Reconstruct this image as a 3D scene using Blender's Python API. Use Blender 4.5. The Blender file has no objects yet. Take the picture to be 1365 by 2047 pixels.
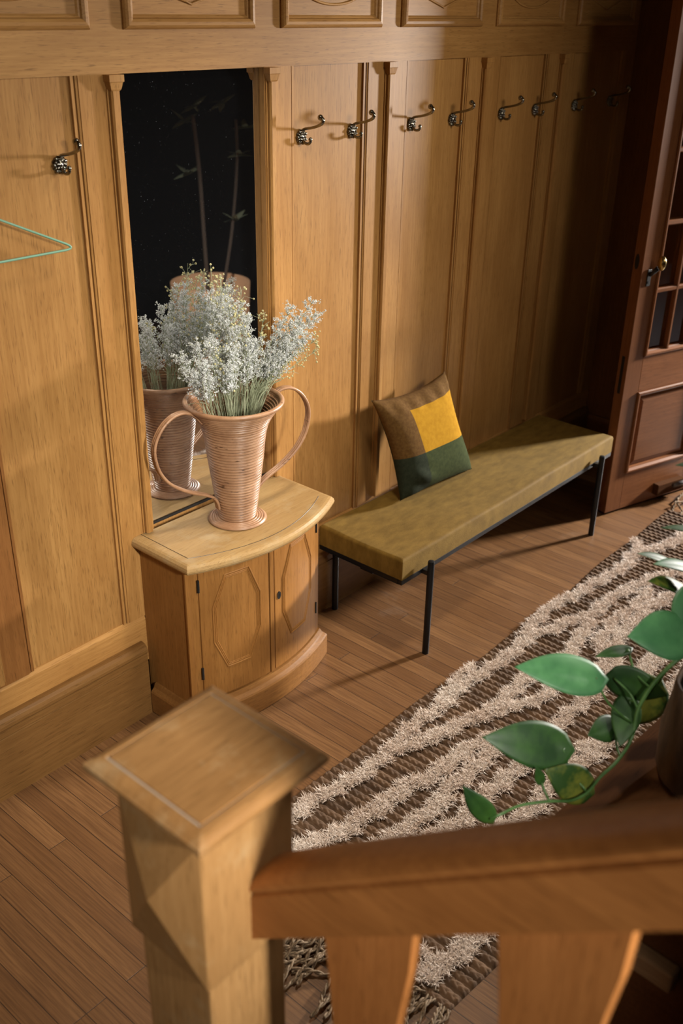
import bpy, bmesh, math, random
import numpy as np
from mathutils import Vector, Matrix
random.seed(7); RNG = np.random.default_rng(11)
SC = bpy.context.scene
COL = SC.collection
PI = math.pi

# ---------------------------------------------------------------- camera, world, light, exposure
cam_d = bpy.data.cameras.new('camera'); cam = bpy.data.objects.new('camera', cam_d); COL.objects.link(cam)
YAW, PITCH, ROLL = map(math.radians, (49.31973161, 27.15068275, 1.07322133))
fw = Vector((math.cos(PITCH)*math.sin(YAW), math.cos(PITCH)*math.cos(YAW), -math.sin(PITCH)))
r0 = Vector((math.cos(YAW), -math.sin(YAW), 0)); u0 = r0.cross(fw)
rt = math.cos(ROLL)*r0 + math.sin(ROLL)*u0; up = -math.sin(ROLL)*r0 + math.cos(ROLL)*u0
cam.matrix_world = Matrix(((rt.x, up.x, -fw.x, -1.63616587), (rt.y, up.y, -fw.y, -2.34815672), (rt.z, up.z, -fw.z, 2.24126295), (0, 0, 0, 1)))
cam_d.sensor_fit = 'VERTICAL'; cam_d.sensor_height = 36; cam_d.sensor_width = 24
cam_d.lens = 36*1990/2047
cam_d.clip_start = .05
cam_d.dof.use_dof = True; cam_d.dof.focus_distance = 3.15; cam_d.dof.aperture_fstop = 2.8
SC.camera = cam
W = bpy.data.worlds.new('world'); SC.world = W; W.use_nodes = True
W.node_tree.nodes['Background'].inputs[0].default_value = (.55, .62, .75, 1)
W.node_tree.nodes['Background'].inputs[1].default_value = .02

def area(name, loc, aim, sx, sy, power, color, spread=180):
    d = bpy.data.lights.new(name, 'AREA'); d.shape = 'RECTANGLE'; d.size = sx; d.size_y = sy
    d.energy = power; d.color = color; d.spread = math.radians(spread)
    o = bpy.data.objects.new(name, d); COL.objects.link(o); o.location = loc
    o.rotation_euler = (Vector(aim) - Vector(loc)).to_track_quat('-Z', 'Y').to_euler()
    return o
# daylight from the vestibule window beyond the doorway on the right
area('vestibule_window_light', (6.3, -2.2, 1.88), (1.6, -.45, .3), .42, .45, 100, (1.0, .94, .87), 62)
# hall ceiling light close to the panelled wall
area('hall_ceiling_light', (.42, -.95, 2.85), (.42, -.62, 0), .25, .25, 10.5, (1.0, .90, .74), 92)
area('wall_fill_light', (1.5, -2.9, 2.62), (1.05, 0, 1.62), .9, .5, 9.5, (1.0, .90, .74), 72)  # added frontal fill, lifts the upper right of the panelled wall
area('stair_fill_light', (-1.12, -4.1, 2.6), (-.46, 0, 1.02), .30, .30, 17.5, (1.0, .95, .85), 42)  # added fill from behind the camera for newel and left wall
area('mirror_pot_fill_light', (1.5, -1.3, 2.85), (2.53, -2.25, .55), .12, .12, 1.3, (1.0, .85, .70), 34)  # added to brighten the tree pot reflected in the mirror
area('rail_fill_light', (-2.3, -2.05, 2.1), (-.95, -1.72, 1.15), .25, .25, 1.4, (1.0, .92, .80), 60)  # unseen fill added for the near face of the handrail
area('vestibule_floor_fill_light', (4.4, -2.95, 2.8), (4.4, -2.95, 0), .3, .3, 8, (.95, .95, 1.0), 110)  # added to brighten the tile that the door glass reflects
SC.view_settings.view_transform = 'Standard'; SC.view_settings.look = 'None'
SC.view_settings.exposure = 0.0; SC.view_settings.gamma = 1.0; SC.view_settings.use_curve_mapping = False
SC.render.film_transparent = False
try:
    SC.cycles.max_bounces = 8; SC.cycles.diffuse_bounces = 4; SC.cycles.glossy_bounces = 4
    SC.cycles.use_denoising = True; SC.cycles.sample_clamp_indirect = 6
except Exception: pass

# ---------------------------------------------------------------- materials
def mat(name):
    m = bpy.data.materials.new(name); m.use_nodes = True
    nt = m.node_tree; b = nt.nodes['Principled BSDF']
    return m, nt, b
def nd(nt, t, **kw):
    n = nt.nodes.new(t)
    for k, v in kw.items():
        if k.startswith('i_'):
            key = k[2:]; key = int(key) if key.isdigit() else key.replace('_', ' ')
            n.inputs[key].default_value = v
        else: setattr(n, k, v)
    return n
def mixc(nt, fac, a, b, blend='MIX'):
    n = nt.nodes.new('ShaderNodeMix'); n.data_type = 'RGBA'; n.blend_type = blend
    for sock, v in ((n.inputs[0], fac), (n.inputs[6], a), (n.inputs[7], b)):
        if hasattr(v, 'is_linked'): nt.links.new(v, sock)
        elif isinstance(v, (int, float)): sock.default_value = v
        else: sock.default_value = (*v[:3], 1)
    return n.outputs[2]
def ramp(nt, src, stops):
    n = nt.nodes.new('ShaderNodeValToRGB'); e = n.color_ramp.elements
    while len(e) < len(stops): e.new(.5)
    for k, (p, c) in enumerate(stops):
        e[k].position = p; e[k].color = (*c, 1) if isinstance(c, tuple) else (c, c, c, 1)
    nt.links.new(src, n.inputs[0]); return n.outputs[0]
def plain(name, col, rough=.5, metal=0., spec=.5, **kw):
    m, nt, b = mat(name)
    b.inputs['Base Color'].default_value = (*col, 1); b.inputs['Roughness'].default_value = rough
    b.inputs['Metallic'].default_value = metal; b.inputs['Specular IOR Level'].default_value = spec
    for k, v in kw.items(): b.inputs[k.replace('_', ' ')].default_value = v
    return m
def bump(nt, b, h, strength=.2, dist=.002):
    n = nd(nt, 'ShaderNodeBump', i_Strength=strength, i_Distance=dist)
    nt.links.new(h, n.inputs['Height']); nt.links.new(n.outputs[0], b.inputs['Normal'])

def oak(name, axis='Z', light=(.43, .232, .076), dark=(.235, .105, .028), rough=.40, wear=0.):
    m, nt, b = mat(name); L = nt.links.new
    tc = nd(nt, 'ShaderNodeTexCoord'); oi = nd(nt, 'ShaderNodeObjectInfo')
    off = nd(nt, 'ShaderNodeVectorMath', operation='SCALE', i_Scale=13.7); 
    cmb = nd(nt, 'ShaderNodeCombineXYZ'); L(oi.outputs['Random'], cmb.inputs[0]); L(oi.outputs['Random'], cmb.inputs[1]); L(oi.outputs['Random'], cmb.inputs[2])
    L(cmb.outputs[0], off.inputs[0])
    add = nd(nt, 'ShaderNodeVectorMath', operation='ADD'); L(tc.outputs['Object'], add.inputs[0]); L(off.outputs[0], add.inputs[1])
    def mp(along, across):
        n = nd(nt, 'ShaderNodeMapping'); s = [across]*3; s['XYZ'.index(axis)] = along
        n.inputs['Scale'].default_value = s; L(add.outputs[0], n.inputs[0]); return n.outputs[0]
    n1 = nd(nt, 'ShaderNodeTexNoise', i_Scale=1., i_Detail=5., i_Roughness=.55, i_Distortion=.5); L(mp(.9, 7.), n1.inputs[0])
    n2 = nd(nt, 'ShaderNodeTexNoise', i_Scale=1., i_Detail=3., i_Roughness=.6); L(mp(5., 120.), n2.inputs[0])
    n3 = nd(nt, 'ShaderNodeTexNoise', i_Scale=1., i_Detail=2., i_Roughness=.5); L(mp(22., 420.), n3.inputs[0])
    n4 = nd(nt, 'ShaderNodeTexNoise', i_Scale=1., i_Detail=3., i_Roughness=.55, i_Distortion=1.2); L(mp(1.6, 3.), n4.inputs[0])
    wv = nd(nt, 'ShaderNodeTexWave', wave_type='RINGS', rings_direction='X' if axis != 'X' else 'Y', i_Scale=1., i_Distortion=5., i_Detail=3., i_Detail_Scale=1.2)
    L(mp(1.3, 14.), wv.inputs[0])
    c = mixc(nt, ramp(nt, n1.outputs[0], [(.3, 0.), (.72, 1.)]), dark, light)
    c = mixc(nt, .55, light, c)
    c = mixc(nt, ramp(nt, wv.outputs['Fac'], [(.0, .16), (.45, 0.)]), c, dark)
    c = mixc(nt, ramp(nt, n2.outputs[0], [(.42, .34), (.6, 0.)]), c, dark)
    c = mixc(nt, ramp(nt, n3.outputs[0], [(.30, .55), (.42, 0.)]), c, tuple(k*.45 for k in dark))
    c = mixc(nt, ramp(nt, n4.outputs[0], [(.35, .30), (.6, 0.)]), c, tuple(k*.9 for k in dark))
    hs = nd(nt, 'ShaderNodeHueSaturation'); L(c, hs.inputs['Color'])
    mr = nd(nt, 'ShaderNodeMapRange', i_3=.88, i_4=1.10); L(oi.outputs['Random'], mr.inputs[0]); L(mr.outputs[0], hs.inputs['Value'])
    out = hs.outputs[0]
    if wear:
        n5 = nd(nt, 'ShaderNodeTexNoise', i_Scale=9., i_Detail=6., i_Roughness=.65); L(tc.outputs['Object'], n5.inputs[0])
        out = mixc(nt, ramp(nt, n5.outputs[0], [(.54, 0.), (.68, wear)]), out, (.40, .30, .17))
    L(out, b.inputs['Base Color'])
    rr = nd(nt, 'ShaderNodeMapRange', i_3=rough-.06, i_4=rough+.12); L(n1.outputs[0], rr.inputs[0]); L(rr.outputs[0], b.inputs['Roughness'])
    b.inputs['Specular IOR Level'].default_value = .16
    bump(nt, b, n2.outputs[0], .10, .001)
    return m

OAKZ = oak('oak_upright', 'Z'); OAKX = oak('oak_lengthwise', 'X'); OAKY = oak('oak_crosswise', 'Y')
OAKW = oak('oak_worn_top', 'X', (.50, .335, .150), (.32, .185, .070), .36, .6)
NEWL = oak('oak_newel', 'Z', (.43, .245, .100), (.25, .125, .042), .38, .35)
NEWT = oak('oak_newel_top', 'X', (.40, .215, .082), (.19, .088, .028), .36, .35)
OAKB = oak('oak_baseboard', 'X', (.235, .120, .038), (.130, .058, .016), .42)
OAKC = oak('oak_cabinet', 'Z', (.36, .168, .046), (.21, .086, .020), .38)
OAKCX = oak('oak_cabinet_base', 'X', (.26, .120, .034), (.14, .058, .015), .45)
OAKD = oak('oak_dark_stile', 'Z', (.27, .120, .036), (.15, .058, .015), .42)
RAIL = oak('oak_dark_rail', 'Y', (.46, .190, .054), (.22, .078, .020), .42)
BALU = oak('oak_dark_baluster', 'Z', (.42, .170, .050), (.26, .094, .024), .45)
DOORZ = oak('door_wood_upright', 'Z', (.26, .105, .042), (.15, .055, .02), .33)
DOORX = oak('door_wood_cross', 'X', (.26, .105, .042), (.15, .055, .02), .33)
DARKW = oak('dark_wood', 'X', (.095, .038, .013), (.045, .017, .006), .85)
DARKW.node_tree.nodes['Principled BSDF'].inputs['Specular IOR Level'].default_value = .05
DARKP = oak('dark_panelling', 'Z', (.030, .015, .008), (.015, .008, .005), .6)
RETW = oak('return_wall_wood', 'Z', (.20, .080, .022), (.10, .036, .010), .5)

def floor_mat():
    m, nt, b = mat('oak_strip_floor'); L = nt.links.new
    tc = nd(nt, 'ShaderNodeTexCoord')
    sp = nd(nt, 'ShaderNodeSeparateXYZ'); L(tc.outputs['Object'], sp.inputs[0])
    cm = nd(nt, 'ShaderNodeCombineXYZ'); L(sp.outputs[1], cm.inputs[0]); L(sp.outputs[0], cm.inputs[1])
    bk = nd(nt, 'ShaderNodeTexBrick', offset=.37, offset_frequency=3, squash=1.)
    bk.inputs['Color1'].default_value = (0, 0, 0, 1); bk.inputs['Color2'].default_value = (1, 1, 1, 1); bk.inputs['Mortar'].default_value = (.5, .5, .5, 1)
    bk.inputs['Scale'].default_value = 1; bk.inputs['Mortar Size'].default_value = .0011; bk.inputs['Mortar Smooth'].default_value = .2
    bk.inputs['Brick Width'].default_value = .83; bk.inputs['Row Height'].default_value = .0618
    L(cm.outputs[0], bk.inputs[0])
    # grain, shifted from board to board
    ad = nd(nt, 'ShaderNodeVectorMath', operation='MULTIPLY_ADD'); ad.inputs[1].default_value = (9, 9, 9)
    L(bk.outputs['Color'], ad.inputs[0]); L(tc.outputs['Object'], ad.inputs[2])
    def mp(v):
        n = nd(nt, 'ShaderNodeMapping'); n.inputs['Scale'].default_value = v; L(ad.outputs[0], n.inputs[0]); return n.outputs[0]
    n1 = nd(nt, 'ShaderNodeTexNoise', i_Scale=1., i_Detail=5., i_Roughness=.6, i_Distortion=.8); L(mp((26, 1.6, 1)), n1.inputs[0])
    n2 = nd(nt, 'ShaderNodeTexNoise', i_Scale=1., i_Detail=3., i_Roughness=.6); L(mp((260, 8, 1)), n2.inputs[0])
    wv = nd(nt, 'ShaderNodeTexWave', wave_type='BANDS', bands_direction='X', i_Scale=1., i_Distortion=9., i_Detail=2.5, i_Detail_Scale=.8); L(mp((22, 2.2, 1)), wv.inputs[0])
    c = mixc(nt, bk.outputs['Color'], (.165, .076, .027), (.250, .124, .048))
    c = mixc(nt, ramp(nt, n1.outputs[0], [(.35, .5), (.65, 0.)]), c, (.115, .050, .018))
    c = mixc(nt, ramp(nt, wv.outputs['Fac'], [(.0, .35), (.4, 0.)]), c, (.10, .042, .014))
    c = mixc(nt, ramp(nt, n2.outputs[0], [(.38, .5), (.55, 0.)]), c, (.08, .034, .012))
    c = mixc(nt, bk.outputs['Fac'], c, (.022, .010, .005))
    n6 = nd(nt, 'ShaderNodeTexNoise', i_Scale=2.4, i_Detail=6., i_Roughness=.7); L(tc.outputs['Object'], n6.inputs[0])
    c = mixc(nt, ramp(nt, n6.outputs[0], [(.60, 0.), (.8, .35)]), c, (.30, .22, .16))
    L(c, b.inputs['Base Color'])
    rr = nd(nt, 'ShaderNodeMapRange', i_3=.30, i_4=.55); L(n6.outputs[0], rr.inputs[0]); L(rr.outputs[0], b.inputs['Roughness'])
    inv = nd(nt, 'ShaderNodeMath', operation='SUBTRACT', i_0=1.); L(bk.outputs['Fac'], inv.inputs[1])
    bump(nt, b, inv.outputs[0], .5, .002)
    return m
FLOOR = floor_mat()

def noisy(name, c1, c2, scale, rough=.6, detail=5., lo=.35, hi=.65, bmp=0., bscale=None, stretch=(1, 1, 1), **kw):
    m, nt, b = mat(name); L = nt.links.new
    tc = nd(nt, 'ShaderNodeTexCoord'); mp = nd(nt, 'ShaderNodeMapping'); mp.inputs['Scale'].default_value = stretch
    L(tc.outputs['Object'], mp.inputs[0])
    n = nd(nt, 'ShaderNodeTexNoise', i_Scale=scale, i_Detail=detail, i_Roughness=.6); L(mp.outputs[0], n.inputs[0])
    L(mixc(nt, ramp(nt, n.outputs[0], [(lo, 0.), (hi, 1.)]), c1, c2), b.inputs['Base Color'])
    b.inputs['Roughness'].default_value = rough
    for k, v in kw.items(): b.inputs[k.replace('_', ' ')].default_value = v
    if bmp:
        n2 = nd(nt, 'ShaderNodeTexNoise', i_Scale=bscale or scale*4, i_Detail=3.); L(mp.outputs[0], n2.inputs[0])
        bump(nt, b, n2.outputs[0], bmp, .002)
    return m
VELVET = noisy('olive_velvet', (.100, .054, .006), (.178, .104, .018), 13, .8, 8, .3, .7, .3, 220, (1, 2.2, 1), Sheen_Weight=.16, Sheen_Roughness=.35, Sheen_Tint=(.80, .66, .28, 1), Specular_IOR_Level=.2)
BLACKM = plain('black_powder_coated_steel', (.006, .0065, .008), .42, .0, .35)
DUST = plain('grey_dust_in_groove', (.30, .25, .20), .8)
def mirror_mat():
    m, nt, b = mat('old_mirror_glass')
    b.inputs['Base Color'].default_value = (.78, .79, .80, 1); b.inputs['Metallic'].default_value = 1.; b.inputs['Roughness'].default_value = .012
    d = nd(nt, 'ShaderNodeBsdfDiffuse'); d.inputs['Color'].default_value = (.55, .58, .66, 1)
    tc = nd(nt, 'ShaderNodeTexCoord'); n = nd(nt, 'ShaderNodeTexNoise', i_Scale=260., i_Detail=2.); nt.links.new(tc.outputs['Object'], n.inputs[0])
    f = ramp(nt, n.outputs[0], [(.0, .005), (.735, .006), (.76, .20)])
    mx = nd(nt, 'ShaderNodeMixShader'); nt.links.new(f, mx.inputs[0]); nt.links.new(b.outputs[0], mx.inputs[1]); nt.links.new(d.outputs[0], mx.inputs[2])
    nt.links.new(mx.outputs[0], nt.nodes['Material Output'].inputs[0])
    return m
MIRROR = mirror_mat()
MEDGE = plain('mirror_edge_black', (.015, .013, .012), .4)
NICKEL = noisy('dark_polished_bronze', (.16, .15, .12), (.30, .28, .24), 40, .2, Metallic=1.)
BRASS = plain('aged_brass', (.42, .30, .12), .25, 1.)
IRON = plain('black_iron', (.018, .017, .016), .45, .4)
WIRE = plain('mint_green_coated_wire', (.16, .33, .235), .35)
def rattan_mat():
    m, nt, b = mat('rattan_cane'); L = nt.links.new
    tc = nd(nt, 'ShaderNodeTexCoord')
    n = nd(nt, 'ShaderNodeTexNoise', i_Scale=14., i_Detail=6., i_Roughness=.7); L(tc.outputs['Object'], n.inputs[0])
    mp = nd(nt, 'ShaderNodeMapping'); mp.inputs['Scale'].default_value = (30, 30, 110); L(tc.outputs['Object'], mp.inputs[0])
    n2 = nd(nt, 'ShaderNodeTexNoise', i_Scale=1., i_Detail=2.); L(mp.outputs[0], n2.inputs[0])
    c = mixc(nt, ramp(nt, n.outputs[0], [(.3, 0.), (.7, 1.)]), (.26, .130, .066), (.43, .245, .135))
    c = mixc(nt, ramp(nt, n2.outputs[0], [(.27, .85), (.34, 0.)]), c, (.06, .025, .012))
    L(c, b.inputs['Base Color']); b.inputs['Roughness'].default_value = .38; b.inputs['Specular IOR Level'].default_value = .5
    return m
RATTAN = rattan_mat()
FLORET = noisy('dried_white_florets', (.44, .46, .45), (.68, .70, .70), 60, .9)
SEED = noisy('straw_seed_heads', (.34, .30, .13), (.58, .54, .30), 80, .8)
STEM = noisy('dried_green_stem', (.20, .225, .13), (.38, .41, .28), 30, .8)
WOOLB = noisy('brown_wool', (.092, .046, .013), (.132, .070, .021), 90, .95, 4, bmp=.5, bscale=500, Sheen_Weight=.0, Specular_IOR_Level=.1)
WOOLY = noisy('mustard_wool', (.32, .158, .007), (.385, .200, .011), 60, .95, 4, bmp=.5, bscale=500, Sheen_Weight=.0, Specular_IOR_Level=.1)
WOOLG = noisy('forest_green_wool', (.027, .036, .012), (.040, .051, .017), 70, .95, 4, bmp=.5, bscale=500, Sheen_Weight=.0, Specular_IOR_Level=.1)
WOOLD = noisy('dark_green_wool', (.020, .026, .016), (.029, .036, .022), 70, .95, 4, bmp=.5, bscale=500, Sheen_Weight=.0, Specular_IOR_Level=.1)
JUTE = noisy('brown_jute_braid', (.060, .032, .016), (.165, .092, .046), 26, .9, 8, .32, .68, .4, 300, (1, .35, 1))
SHAG = noisy('cream_wool_shag', (.66, .53, .44), (.84, .75, .67), 5, .9, 4, .3, .7)
FRINGE = noisy('jute_fringe', (.13, .085, .05), (.34, .25, .16), 120, .9)
LEAF = noisy('pothos_leaf', (.013, .048, .010), (.040, .115, .018), 9, .5, 4, .4, .66, Subsurface_Weight=.0)
LEAFB = noisy('pothos_leaf_bright', (.030, .125, .045), (.080, .24, .09), 8, .5, 4, .4, .66)
LEAFV = noisy('pothos_leaf_variegated', (.022, .065, .008), (.16, .18, .022), 14, .5, 4, .42, .56)
VINE = noisy('pothos_vine', (.035, .10, .02), (.10, .22, .06), 20, .4)
POTM = noisy('bark_brown_pot', (.035, .02, .011), (.13, .075, .04), 14, .85, 6, bmp=.8, bscale=40, stretch=(1, 1, .25))
SOIL = plain('dark_soil', (.02, .014, .01), .95)
POT2 = plain('tan_ceramic_pot', (.80, .52, .33), .6)
TRUNK = plain('grey_brown_trunk', (.10, .085, .075), .8)
TLEAF = plain('dusty_green_leaf', (.17, .22, .16), .5)
UNLIT = plain('unlit_hall_tone', (.010, .011, .014), .8)  # darkness of an unlit hall put into the wall colour, for the mirror
PLASTER = plain('dark_plaster', (.035, .028, .024), .9)
CEIL = plain('ceiling_plaster', (.22, .18, .14), .9)
TILE = plain('pale_stone_tile', (.55, .54, .53), .5)
PALEW = oak('pale_worn_wood', 'Y', (.24, .155, .085), (.14, .08, .04), .55)
GREYM = plain('grey_steel_block', (.12, .11, .11), .35, .3)
def glass_mat():
    m, nt, b = mat('window_glass')
    b.inputs['Base Color'].default_value = (.96, .97, .97, 1); b.inputs['Roughness'].default_value = .01
    b.inputs['Transmission Weight'].default_value = 1.; b.inputs['IOR'].default_value = 1.5
    return m
GLASS = glass_mat()

# ---------------------------------------------------------------- mesh helpers
def tag(o, label=None, cat=None, group=None, kind=None):
    if label: o['label'] = label
    if cat: o['category'] = cat
    if group: o['group'] = group
    if kind: o['kind'] = kind
    return o
def empty(name, loc, label=None, cat=None, group=None, kind=None, rz=0.):
    o = bpy.data.objects.new(name, None); COL.objects.link(o); o.location = loc; o.rotation_euler = (0, 0, rz)
    o.empty_display_size = .05
    return tag(o, label, cat, group, kind)
def wloc(p):
    v = Vector((0, 0, 0))
    while p: v += p.location; p = p.parent
    return v
class MB:
    def __init__(s): s.v = []; s.f = []; s.mi = []
    def add(s, vs, fs, mi=0):
        n = len(s.v); s.v += [tuple(v) for v in vs]; s.f += [tuple(n+i for i in f) for f in fs]; s.mi += [mi]*len(fs); return s
    def box(s, x0, x1, y0, y1, z0, z1, mi=0):
        vs = [(x, y, z) for z in (z0, z1) for y in (y0, y1) for x in (x0, x1)]
        return s.add(vs, [(0, 2, 3, 1), (4, 5, 7, 6), (0, 1, 5, 4), (2, 6, 7, 3), (0, 4, 6, 2), (1, 3, 7, 5)], mi)
    def prism(s, poly, a, b, mp, mi=0, caps=True):
        """extrude 2D polygon from a to b; mp(p, q, t) -> xyz"""
        n = len(poly); vs = [mp(p, q, a) for p, q in poly] + [mp(p, q, b) for p, q in poly]
        fs = [(i, (i+1) % n, n+(i+1) % n, n+i) for i in range(n)]
        if caps: fs += [tuple(range(n-1, -1, -1)), tuple(range(n, 2*n))]
        return s.add(vs, fs, mi)
    def tube(s, path, r, n=8, caps=True, mi=0, closed=False):
        P = [Vector(p) for p in path]; R = r if isinstance(r, (list, tuple)) else [r]*len(P)
        vs = []; fs = []; m = len(P)
        t = [(P[min(i+1, m-1)]-P[max(i-1, 0)]).normalized() if not closed else (P[(i+1) % m]-P[i-1]).normalized() for i in range(m)]
        a = t[0].orthogonal().normalized()
        for i in range(m):
            a = (a - t[i]*a.dot(t[i])); a = a.normalized() if a.length > 1e-6 else t[i].orthogonal().normalized()
            b = t[i].cross(a)
            for k in range(n):
                w = 2*PI*k/n; vs.append(P[i] + (a*math.cos(w)+b*math.sin(w))*R[i])
        for i in range(m if closed else m-1):
            j = (i+1) % m
            for k in range(n): fs.append((i*n+k, i*n+(k+1) % n, j*n+(k+1) % n, j*n+k))
        if caps and not closed: fs += [tuple(range(n-1, -1, -1)), tuple(range((m-1)*n, m*n))]
        return s.add(vs, fs, mi)
    def lathe(s, prof, c=(0, 0), n=64, mi=0, arc=None):
        vs = []; fs = []; m = len(prof)
        for r, z in prof:
            for k in range(n):
                w = 2*PI*k/n; vs.append((c[0]+r*math.cos(w), c[1]+r*math.sin(w), z))
        for i in range(m-1):
            for k in range(n): fs.append((i*n+k, i*n+(k+1) % n, (i+1)*n+(k+1) % n, (i+1)*n+k))
        return s.add(vs, fs, mi)
    def ball(s, c, r, nu=10, nv=7, sc=(1, 1, 1), mi=0):
        vs = []; fs = []
        for i in range(nv+1):
            th = PI*i/nv
            for k in range(nu):
                w = 2*PI*k/nu; vs.append((c[0]+r*sc[0]*math.sin(th)*math.cos(w), c[1]+r*sc[1]*math.sin(th)*math.sin(w), c[2]+r*sc[2]*math.cos(th)))
        for i in range(nv):
            for k in range(nu): fs.append((i*nu+k, (i+1)*nu+k, (i+1)*nu+(k+1) % nu, i*nu+(k+1) % nu))
        return s.add(vs, fs, mi)
    def grid(s, nu, nv, fn, mi=0):
        vs = [fn(i/nu, j/nv) for j in range(nv+1) for i in range(nu+1)]
        fs = [(j*(nu+1)+i, j*(nu+1)+i+1, (j+1)*(nu+1)+i+1, (j+1)*(nu+1)+i) for j in range(nv) for i in range(nu)]
        return s.add(vs, fs, mi if not callable(mi) else 0)
    def build(s, name, m, parent=None, smooth=False, bevel=0., local=False, auto=None, seg=2):
        me = bpy.data.meshes.new(name); d = Vector((0, 0, 0)) if local or parent is None else wloc(parent)
        me.from_pydata([(v[0]-d.x, v[1]-d.y, v[2]-d.z) for v in s.v], [], s.f)
        for mm in (m if isinstance(m, (list, tuple)) else [m]): me.materials.append(mm)
        if isinstance(m, (list, tuple)): me.polygons.foreach_set('material_index', s.mi)
        bm = bmesh.new(); bm.from_mesh(me); bmesh.ops.remove_doubles(bm, verts=bm.verts, dist=1e-6)
        bmesh.ops.recalc_face_normals(bm, faces=bm.faces); bm.to_mesh(me); bm.free()
        if smooth: me.polygons.foreach_set('use_smooth', [True]*len(me.polygons))
        o = bpy.data.objects.new(name, me); COL.objects.link(o)
        if parent: o.parent = parent
        if bevel:
            md = o.modifiers.new('bevel', 'BEVEL'); md.width = bevel; md.segments = seg; md.limit_method = 'ANGLE'; md.angle_limit = math.radians(40)
        me.update(); return o
def struct(o): o['kind'] = 'structure'; return o
def spline(pts, n=8):
    P = [Vector(p) for p in pts]; out = []
    for i in range(len(P)-1):
        a = P[max(i-1, 0)]; b = P[i]; c = P[i+1]; d = P[min(i+2, len(P)-1)]
        for k in range(n):
            t = k/n; out.append(.5*((2*b)+(c-a)*t+(2*a-5*b+4*c-d)*t*t+(-a+3*b-3*c+d)*t**3))
    out.append(P[-1]); return out

# ---------------------------------------------------------------- setting: floor, walls, ceiling
XC = 3.148
struct(MB().box(-2.4, XC, -5.2, .12, -.05, 0).build('floor', FLOOR))
struct(MB().box(XC, 6.6, -5.2, .0, -.05, 0).build('floor', TILE))
struct(MB().box(-2.5, 6.7, -5.3, .2, 2.95, 3.05).build('ceiling', CEIL))
struct(MB().box(-2.5, 6.7, -5.3, -5.2, 0, 2.95).build('wall_front', UNLIT))
struct(MB().box(-2.5, -2.4, -5.2, .2, 0, 2.95).build('wall_left', DARKP))
struct(MB().box(6.6, 6.7, -5.2, .2, 0, 2.95).build('wall_vestibule', PLASTER))
# right wall with the doorway
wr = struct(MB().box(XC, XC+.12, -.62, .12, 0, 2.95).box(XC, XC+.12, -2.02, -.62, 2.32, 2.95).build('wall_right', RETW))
struct(MB().box(XC, XC+.12, -5.2, -2.02, 0, 2.95).build('wall_right', UNLIT))
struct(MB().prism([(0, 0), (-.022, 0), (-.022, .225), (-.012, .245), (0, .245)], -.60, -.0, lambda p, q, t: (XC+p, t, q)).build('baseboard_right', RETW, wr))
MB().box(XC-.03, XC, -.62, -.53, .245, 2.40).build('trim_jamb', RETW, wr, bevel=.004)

# panelled back wall: visible stile face is the plane y = 0
ZT, ZB = 2.06, .38
wb = struct(MB().box(-2.4, XC, .042, .12, 0, 2.95).build('wall_back', OAKZ))
PAN = [(-.345, 0.), (.831, 1.174), (1.422, 1.767), (2.018, 2.350), (2.600, 3.040), (-.935, -.590), (-1.525, -1.18)]
for a, b in PAN:
    MB().box(a-.02, b+.02, .014, .042, ZB-.02, ZT+.02).build('panel', OAKZ, wb)
def stile(x0, x1, left=True, right=True, z0=ZB, z1=ZT, m=OAKZ):
    p = [(x0, .042)]
    if left: p += [(x0, .0045), (x0+.009, .0045), (x0+.0095, .010), (x0+.0125, .010), (x0+.013, .003), (x0+.020, .003), (x0+.0205, .0)]
    else: p += [(x0, 0)]
    if right: p += [(x1-.0205, 0), (x1-.020, .003), (x1-.013, .003), (x1-.0125, .010), (x1-.0095, .010), (x1-.009, .0045), (x1, .0045)]
    else: p += [(x1, 0)]
    p += [(x1, .042)]
    MB().prism(p, z0, z1, lambda a, b, t: (a, b, t)).build('stile', m, wb)
stile(0., .150, True, False); stile(.696, .831, False, True)
stile(1.174, 1.422); stile(1.767, 2.018); stile(2.350, 2.600); stile(3.040, XC-.001, True, False)
stile(-.590, -.345, m=OAKD); stile(-1.18, -.935)
# long rails
MB().prism([(.042, ZT), (0, ZT), (0, 2.96), (.042, 2.96)], -2.39, XC-.001, lambda p, q, t: (t, p, q)).build('rail', OAKX, wb)
MB().prism([(.042, .2), (0, .2), (0, ZB-.012), (.006, ZB-.004), (.010, ZB), (.042, ZB)], -2.39, XC-.001, lambda p, q, t: (t, p, q)).build('rail', OAKX, wb)
bb = [(.04, 0), (-.030, 0), (-.030, .222), (-.0265, .2235), (-.0265, .2265), (-.030, .228), (-.030, .252), (-.033, .258), (-.033, .268), (-.028, .279), (-.018, .286), (-.010, .288), (0, .289), (.04, .289)]
struct(MB().prism(bb, -2.39, .060, lambda p, q, t: (t, p, q)).build('baseboard_back', OAKB))
struct(MB().prism(bb, .735, XC-.03, lambda p, q, t: (t, p, q)).build('baseboard_back', OAKB))
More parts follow.
